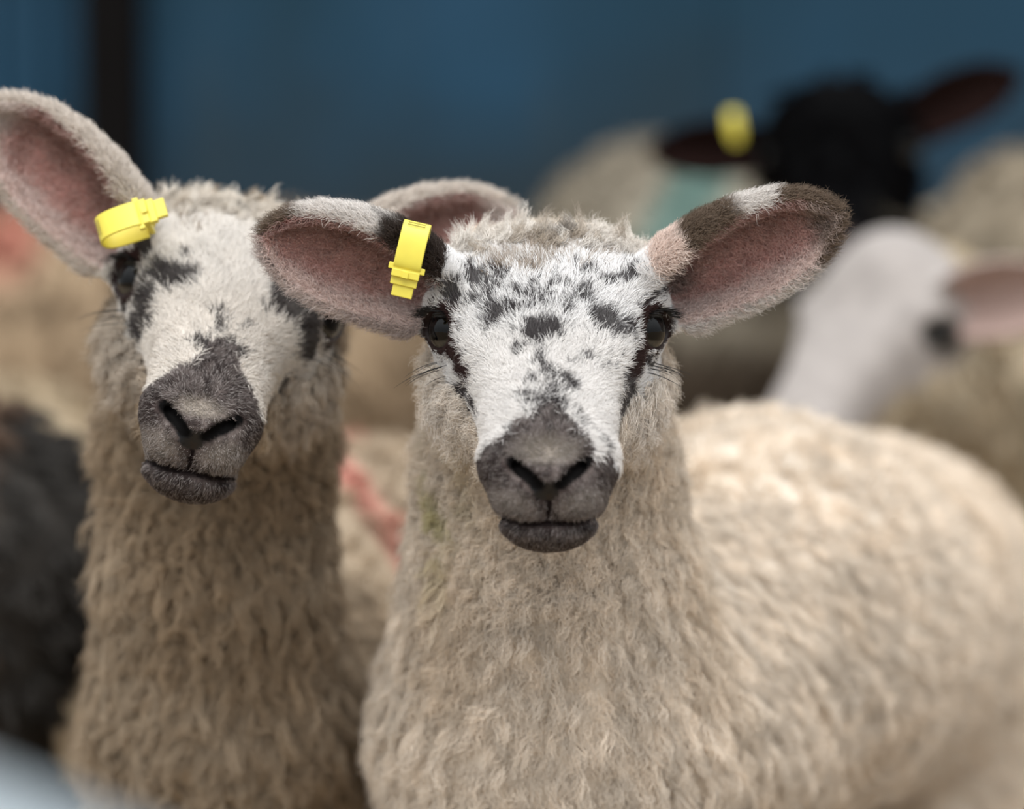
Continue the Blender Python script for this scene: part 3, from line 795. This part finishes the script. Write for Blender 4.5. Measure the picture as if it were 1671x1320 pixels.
PINK = lin(222, 172, 163); DEEP = lin(112, 58, 52); BRN = lin(112, 96, 82); DKB = lin(62, 52, 47); WHT = lin(225, 219, 214)
def inner_col(u, inn, an, nz):
    c = mixc(np.repeat(PINK[None], len(u), 0), DEEP[None], np.clip(sstep(.0, .9, an) * .85 + (1 - sstep(.08, .35, u)) * .35, 0, 1))
    c = mixc(c, lin(128, 84, 72)[None], sstep(.5, .75, nz) * .45)
    return mixc(c, lin(226, 212, 206)[None], np.clip(sstep(-.35, -.85, an + (nz - .5) * .5), 0, 1) * .8)
def pal_cl(u, inn, an, nz):                          # ear on the viewer's left of the middle lamb
    o = mixc(np.repeat(WHT[None], len(u), 0), DKB[None], 1 - sstep(.36, .46, u + (nz - .5) * .15))
    o = mixc(o, BRN[None], sstep(.80, .90, u + (nz - .5) * .1)); o = mixc(o, lin(205, 190, 185)[None], (an < -.3) * .8)
    return mixc(o, inner_col(u, inn, an, nz), sstep(-1, 3, inn))
def pal_cr(u, inn, an, nz):
    un = u + (nz - .5) * .08
    o = mixc(np.repeat(BRN[None], len(u), 0), WHT[None], sstep(.50, .54, un) * (1 - sstep(.70, .76, un)) * (an > 0))
    o = mixc(o, lin(238, 220, 210)[None], (1 - sstep(.20, .26, un)) * (an > 0)); o = mixc(o, WHT[None], (an < -.2) * (1 - sstep(.72, .8, un)) * .9)
    i = mixc(inner_col(u, inn, an, nz), BRN[None], sstep(.80, .90, un))
    i = mixc(i, DKB[None], (1 - sstep(.16, .24, un)) * (an > -.2) * .8)
    return mixc(o, i, sstep(-1, 3, inn))
def pal_white(u, inn, an, nz):
    o = np.repeat(lin(218, 208, 198)[None], len(u), 0)
    i = mixc(inner_col(u, inn, an, nz), lin(205, 195, 188)[None], sstep(.78, .9, u))
    return mixc(o, i, sstep(-1, 3, inn))

# ------------------------------------------------------------------ middle lamb
hC = Head(893, 537, 1.6)
earsC = [make_ear((-175, 75, 62), (-462, 40, 158), (.25, -1, -.25), 84, (-1.0, 2.15)),
         make_ear((178, 75, 62), (472, 40, 192), (-.25, -1, -.3), 84, (-1.0, 2.1))]
neckC = [(W(893, 770, 1.70), .066), (W(900, 960, 1.725), .078), (W(915, 1180, 1.765), .100)]
bodyC = [(W(950, 1200, 1.84), .118), (W(1225, 1015, 2.02), .132), (W(1420, 1005, 2.36), .138)]
WOOL_C = lin(232, 219, 203)
def stain_c(c, P, PW):
    g = np.exp(-((P[:, 0] + 190) / 60) ** 2 - ((P[:, 2] + 300) / 110) ** 2) * (P[:, 1] < 220) * sstep(.35, .7, noise(PW, .012))
    c = mixc(c, lin(165, 160, 95)[None], g * .7)
    d = np.linalg.norm(PW - W(1360, 712, 2.12), axis=1)
    return mixc(c, lin(120, 112, 70)[None], (1 - sstep(.012, .035, d)) * .8)
rC = lamb('lamb', hC, neckC, bodyC, earsC, CENTRE, (pal_cl, pal_cr), WOOL_C, 'speckled-faced cream lamb staring straight into the camera, in sharp focus in the middle', stain=stain_c)

# ------------------------------------------------------------------ left lamb
hL = Head(376, 487, 1.69, roll=12, yaw=4, pitch=-4, scale=1.02)
earsL = [make_ear((-170, 75, 55), (-468, 60, 238), (.1, -1, -.3), 88, (-1.1, 1.95)),
         make_ear((165, 95, 85), (440, 140, 255), (-.3, -1, -.1), 68, (-1.0, 1.9))]
neckL = [(W(352, 720, 1.79), .060), (W(352, 930, 1.81), .062), (W(365, 1150, 1.85), .069)]
bodyL = [(W(395, 1220, 1.94), .085), (W(520, 1020, 2.15), .122), (W(600, 990, 2.42), .135)]
WOOL_L = lin(178, 160, 138)
def marks_l(c, P, PW):
    a, b = W(545, 745, 2.1), W(668, 925, 2.05); d = b - a; t = np.clip(((PW - a) @ d) / (d @ d), -.1, 1.1)
    # stripe of raddle: distance measured across the flank, in the vertical plane of the stripe
    e = PW - (a + t[:, None] * d); e = e - FWD * (e @ FWD)[:, None]
    return mixc(c, lin(205, 110, 105)[None], (1 - sstep(.004, .016, np.linalg.norm(e, axis=1))) * .55 * (PW[:, 1] > .33))
rL = lamb('lamb', hL, neckL, bodyL, earsL, LEFT, (pal_white, pal_white), WOOL_L, 'lamb with tilted head and raised ear, white blaze and grey muzzle, at the left', n_fur=60000, n_cheek=3000, n_neck=3200, n_body=1500, marks=marks_l, fib=.00018, wool_len=1.25, clumpy=.22)

# ------------------------------------------------------------------ ear tags
def ear_tag(parent, loc, at, roll, scale=1.0, yaw=0.0, detail=True):
    """folded plastic loop tag: band over the ear's edge, clasp and tongue below"""
    pth = [(.011, -.010), (.0115, .008), (.009, .0145), (.003, .017), (-.004, .0165), (-.0085, .0125), (-.0105, .004), (-.0108, -.006), (-.0098, -.0095), (-.0075, -.0105)]
    hw, th = .0074, .0016; V, Fc = [], []
    a_ = np.array(pth); f_ = np.linspace(0, len(pth) - 1, 40); sm = np.stack([np.interp(f_, np.arange(len(pth)), a_[:, i]) for i in (0, 1)], 1)
    for _ in range(6): sm[1:-1] = (sm[:-2] + 2 * sm[1:-1] + sm[2:]) / 4
    pth = [tuple(p) for p in sm]
    pt = np.array(pth); tg = np.gradient(pt, axis=0); nn = unit(np.stack([-tg[:, 1], tg[:, 0]], 1))
    for (y, z), (ny, nz) in zip(pth, nn):
        for sx, o in ((-1, 0), (1, 0), (1, th), (-1, th)): V.append((sx * hw, y + ny * o, z + nz * o))
    for i in range(len(pth) - 1):
        for j in range(4): Fc.append((i * 4 + j, i * 4 + (j + 1) % 4, i * 4 + 4 + (j + 1) % 4, i * 4 + 4 + j))
    Fc += [(3, 2, 1, 0), tuple(len(V) - 4 + j for j in range(4))]
    me = bpy.data.meshes.new('ear_tag'); me.from_pydata(V, [], Fc); me.update(); me.materials.append(M_TAG)
    me.polygons.foreach_set('use_smooth', [True] * len(Fc)); me.set_sharp_from_angle(angle=.6)
    o = link('ear_tag', me, parent, label='yellow plastic loop ear tag')
    m = o.modifiers.new('edge', 'BEVEL'); m.width = .0004; m.segments = 2; m.limit_method = 'ANGLE'
    r, yw = math.radians(roll), math.radians(yaw)
    base = Matrix(np.stack([RIGHT, FWD, UP], 1).tolist())
    rot = base @ Matrix.Rotation(r, 3, 'Y') @ Matrix.Rotation(yw, 3, 'Z')
    o.matrix_local = Matrix.Translation(at - loc) @ rot.to_4x4() @ Matrix.Scale(scale, 4)
    boxes('clasp', [((0, -.0072, -.0125), (.0150, .0050, .0040)), ((0, -.0056, -.0165), (.0142, .0040, .0042)), ((.0003, -.0048, -.0215), (.0112, .0034, .0062)), ((0, -.0075, -.0092), (.0196, .0030, .0034)), ((0, .003, -.012), (.0120, .016, .003))], M_TAG, o, bevel=.0004)
    if detail:
        boxes('print_mark', [((0, -.0076, .01415), (.0095, .0002, .0004)), ((0, -.0066, .0154), (.0095, .0002, .0004))], M_TAGD, o)
        boxes('locking_pin', [((0, 0.0, -.013), (.003, .022, .003))], M_TAG, o)
    return o
ear_tag(rC[0], rC[4], W(671, 412, 1.572), 13)
ear_tag(rL[0], rL[4], W(206, 366, 1.652), -108, 1.0, 20)

# ------------------------------------------------------------------ the flock behind
def flock_sheep(name, h, neck, body, ears, wool, label, crown=0.0, face=None, earcol=None, fine=10.0, n_wool=1200, marks=None, eyes=True, top=None, fib=.0006):
    V, Q = sheep_mesh(h, neck, body, ears, fine, 34.0, crown=crown)
    N = vert_normals(V, Q); bx = np.mean([b[0] for b in body], 0); loc = np.array([bx[0], bx[1], 0.0])
    VW = h.wld(V) - loc; NW = N @ h.R.T
    def wt(PW):
        c = wool[None] * (.82 + .36 * noise(PW, .06))[:, None]
        return marks(c, PW + loc) if marks is not None else c
    fw = face_weight(V); face = wool if face is None else face
    fc = face[None] * (.85 + .3 * noise(V, 30))[:, None]
    Rh = np.linalg.norm(V - np.array([0, 60, -20]), axis=1)
    s, n = head_coords(V); mz = sstep(300, 330, s)
    if top is not None: fc = mixc(fc, top[None], sstep(-70, -120, s))
    wc = wt(VW) * .8
    if top is not None: wc = mixc(wc, top[None], 1 - sstep(300, 380, Rh))
    tint = mixc(wc, fc, fw)
    eyed = np.min([np.linalg.norm(V - E, axis=1) for E in EYE], 0)
    tint = mixc(tint, face[None] * .25, (1 - sstep(54, 66, eyed)) * .8)
    nos = np.linalg.norm(V - np.array([0, -262, -262]), axis=1)
    tint = mixc(tint, lin(70, 60, 60)[None], (1 - sstep(40, 75, nos)) * fw * .8)
    w, eu, ei, ea = ear_state(V, ears); on = w >= 0
    if on.any():
        oc, ic = earcol if earcol is not None else (face, PINK)
        tint[on] = mixc(np.repeat(oc[None], on.sum(), 0), ic[None], sstep(-1, 3, ei[on]))
    tint[VW[:, 2] < .045] = lin(45, 40, 38)
    root = link(name, make_mesh(name, VW, Q, M_SKIN if top is None else M_DARK, tint, np.zeros(len(V))), None, label=label, category='sheep'); root.location = loc
    if eyes: eyes_of(h, root, loc)
    if HAIR and n_wool:
        fcam = (NW * unit(CAM - loc - VW)).sum(1)
        PW, nW, t, w_ = sample(VW, Q, NW, (1 - fw * (top is None)) * (w < 0) * sstep(-.5, -.2, fcam) * (VW[:, 2] > .25), n_wool)
        path = locks(PW - nW * .003, nW, np.array([0, .2, -1.0]) + 0 * PW, per=14, spread=.011, L=.020, k=5, lift0=.8, lift1=.4, droop=.4, curl=.002, turns=1.0, clump=.7, frizz=.002)
        c = np.repeat(wt(PW) * RNG.uniform(.8, 1.15, (len(PW), 1)), 14, 0) * RNG.uniform(.85, 1.12, (len(path), 1))
        if top is not None: c = mixc(c, top[None], np.repeat(1 - sstep(300, 380, np.linalg.norm(h.loc(PW + loc) - np.array([0, 60, -20]), axis=1)), 14))
        fibres('wool', path, c, fib, M_HAIR if top is None else M_DARK, root)
    return root, loc

def std_ears(R=74, drop=0):
    return [make_ear((-175, 75, 55), (-455, 60, 120 - drop), (.2, -1, -.15), R, (-1.05, 1.6)), make_ear((175, 75, 55), (455, 60, 120 - drop), (-.2, -1, -.15), R, (-1.05, 1.6))]

CREAM = lin(146, 137, 122)
# black-faced ewe
hB = Head(1368, 250, 3.0, roll=-6, yaw=-6, scale=1.28)
def teal_and_chest_shade(c, PW):
    a, b = W(1165, 255, 3.4), W(1085, 400, 3.4); d = b - a; t = np.clip(((PW - a) @ d) / (d @ d), -.1, 1.2); e = PW - (a + t[:, None] * d); e -= FWD * (e @ FWD)[:, None]
    c = mixc(c, lin(85, 125, 120)[None], (1 - sstep(.015, .05, np.linalg.norm(e, axis=1))) * .75)
    c = mixc(c, lin(70, 59, 49)[None], sstep(.58, .52, PW[:, 2]) * (PW[:, 1] < 2.0) * .92)  # brown lower chest: its dirt and its shade, both painted into the fleece
    return c
rB, lB = flock_sheep('sheep', hB, [(W(1340, 470, 3.14), .10), (W(1290, 600, 3.20), .13)], [(W(1235, 660, 3.30), .16), (W(1150, 520, 3.6), .19), (W(1090, 470, 3.9), .195)],
    [make_ear((-175, 75, 40), (-455, 60, 60), (.2, -1, -.15), 70, (-1.05, 1.5)), make_ear((175, 75, 55), (450, 60, 150), (-.2, -1, -.15), 74, (-1.05, 1.5))],
    CREAM, 'black-faced ewe with yellow ear tag and teal paint on her cream fleece, behind the others', face=lin(8, 8, 9), earcol=(lin(12, 11, 12), lin(36, 24, 22)), marks=teal_and_chest_shade, crown=45, top=lin(9, 8, 9), n_wool=1500)
ear_tag(rB, lB, W(1197, 203, 2.955), -8, .78, 0, False)
# white-faced sheep looking left
hW = Head(1422, 541, 2.68, roll=4, yaw=-45, pitch=0, scale=1.36)
rW, lW = flock_sheep('sheep', hW, [(W(1640, 650, 2.79), .095), (W(1790, 720, 2.82), .12)], [(W(1930, 760, 2.85), .16), (W(2150, 760, 2.87), .19), (W(2420, 760, 2.9), .19)],
    [make_ear((-165, 120, 40), (-330, 330, 60), (.2, -1, -.15), 60, (-1.05, 1.6)), make_ear((175, 75, 55), (455, 60, 100), (-.2, -1, -.15), 80, (-1.05, 1.6))], lin(196, 180, 155), 'white-faced sheep in profile looking left, behind the middle lamb', crown=75, face=lin(162, 155, 151), earcol=(lin(165, 152, 145), lin(176, 152, 144)), n_wool=1500)
# pale fleece at the right edge
hR = Head(2330, 330, 3.6, yaw=75, scale=1.2)
flock_sheep('sheep', hR, [(W(2200, 400, 3.62), .10)], [(W(2060, 470, 3.62), .17), (W(1880, 475, 3.62), .18), (W(1715, 475, 3.62), .172)], std_ears(), lin(146, 134, 116), 'pale fleeced sheep cut off by the right edge, behind the white-faced one', n_wool=900)
# red-marked sheep broadside
hD = Head(-420, 420, 3.3, yaw=-70, scale=1.1)
def mark_red(c, PW):
    e = PW - W(40, 400, 3.3); e -= FWD * (e @ FWD)[:, None]
    return mixc(c, lin(175, 75, 75)[None], (1 - sstep(.01, .06, np.linalg.norm(e * np.array([1, 1, .8]), axis=1))) * .55)
flock_sheep('sheep', hD, [(W(-250, 500, 3.3), .11)], [(W(-20, 605, 3.3), .172), (W(250, 615, 3.3), .18), (W(540, 610, 3.3), .172)], std_ears(), lin(166, 144, 118), 'tan fleeced sheep with a red mark on its shoulder, broadside behind the left lamb', marks=mark_red, n_wool=1400)
# cream lamb half hidden at the left edge
hE = Head(-760, 640, 2.75, yaw=-75)
flock_sheep('lamb', hE, [(W(-640, 760, 2.76), .075)], [(W(-520, 850, 2.78), .13), (W(-260, 860, 2.78), .14), (W(-10, 868, 2.78), .142)], std_ears(), lin(180, 162, 136), 'cream lamb cut off by the left edge, just above the charcoal one', n_wool=900)
# charcoal lamb, rump to the camera
hF = Head(-420, 700, 2.05, yaw=-60)
def mark_rust(c, PW):
    px = (PW[:, 0] - W(-20, 900, 2.2)[0])
    return mixc(c, lin(118, 88, 66)[None], (1 - sstep(-.01, .02, px)) * .6)
flock_sheep('lamb', hF, [(W(-400, 830, 2.12), .075)], [(W(-340, 900, 2.18), .11), (W(-240, 905, 2.22), .125), (W(-100, 910, 2.26), .125)], std_ears(), lin(60, 57, 54), 'charcoal grey lamb with rust tinged fleece at the left edge', marks=mark_rust, n_wool=900)

# ------------------------------------------------------------------ gate in front, far out of focus
def tube(name, a, b, r, mat, parent, origin, seg=20):
    a, b = np.asarray(a) - origin, np.asarray(b) - origin; d = unit(b - a); e1, e2 = tangent_frame(d[None]); e1, e2 = e1[0], e2[0]
    V = [tuple(p + (e1 * math.cos(t) + e2 * math.sin(t)) * r) for p in (a, b) for t in np.linspace(0, 2 * math.pi, seg, endpoint=False)]
    Fc = [(i, (i + 1) % seg, seg + (i + 1) % seg, seg + i) for i in range(seg)] + [tuple(range(seg))[::-1], tuple(range(seg, 2 * seg))]
    me = bpy.data.meshes.new(name); me.from_pydata(V, [], Fc); me.update(); me.materials.append(mat)
    me.polygons.foreach_set('use_smooth', [len(f) == 4 for f in Fc])
    return link(name, me, parent)
g0, g1 = W(-420, 1325, .55), W(1500, 2000, .80)
go = np.array([g0[0], g0[1], 0.0]); gate = link('metal_gate', None, None, label='galvanised tube gate blurred in the bottom left foreground', category='gate'); gate.location = go
gd = g1 - g0; drop = np.array([0, 0, 1.0])
tube('top_rail', g0, g1, .021, M_GALV, gate, go)
for f in (.30, .58, .86): tube('rail', g0 - drop * (g0[2] * f), g1 - drop * (g1[2] * f), .016, M_GALV, gate, go)
tube('end_post', [g0[0], g0[1], 0.0], g0, .021, M_GALV, gate, go); tube('end_post', [g1[0], g1[1], 0.0], g1, .021, M_GALV, gate, go)
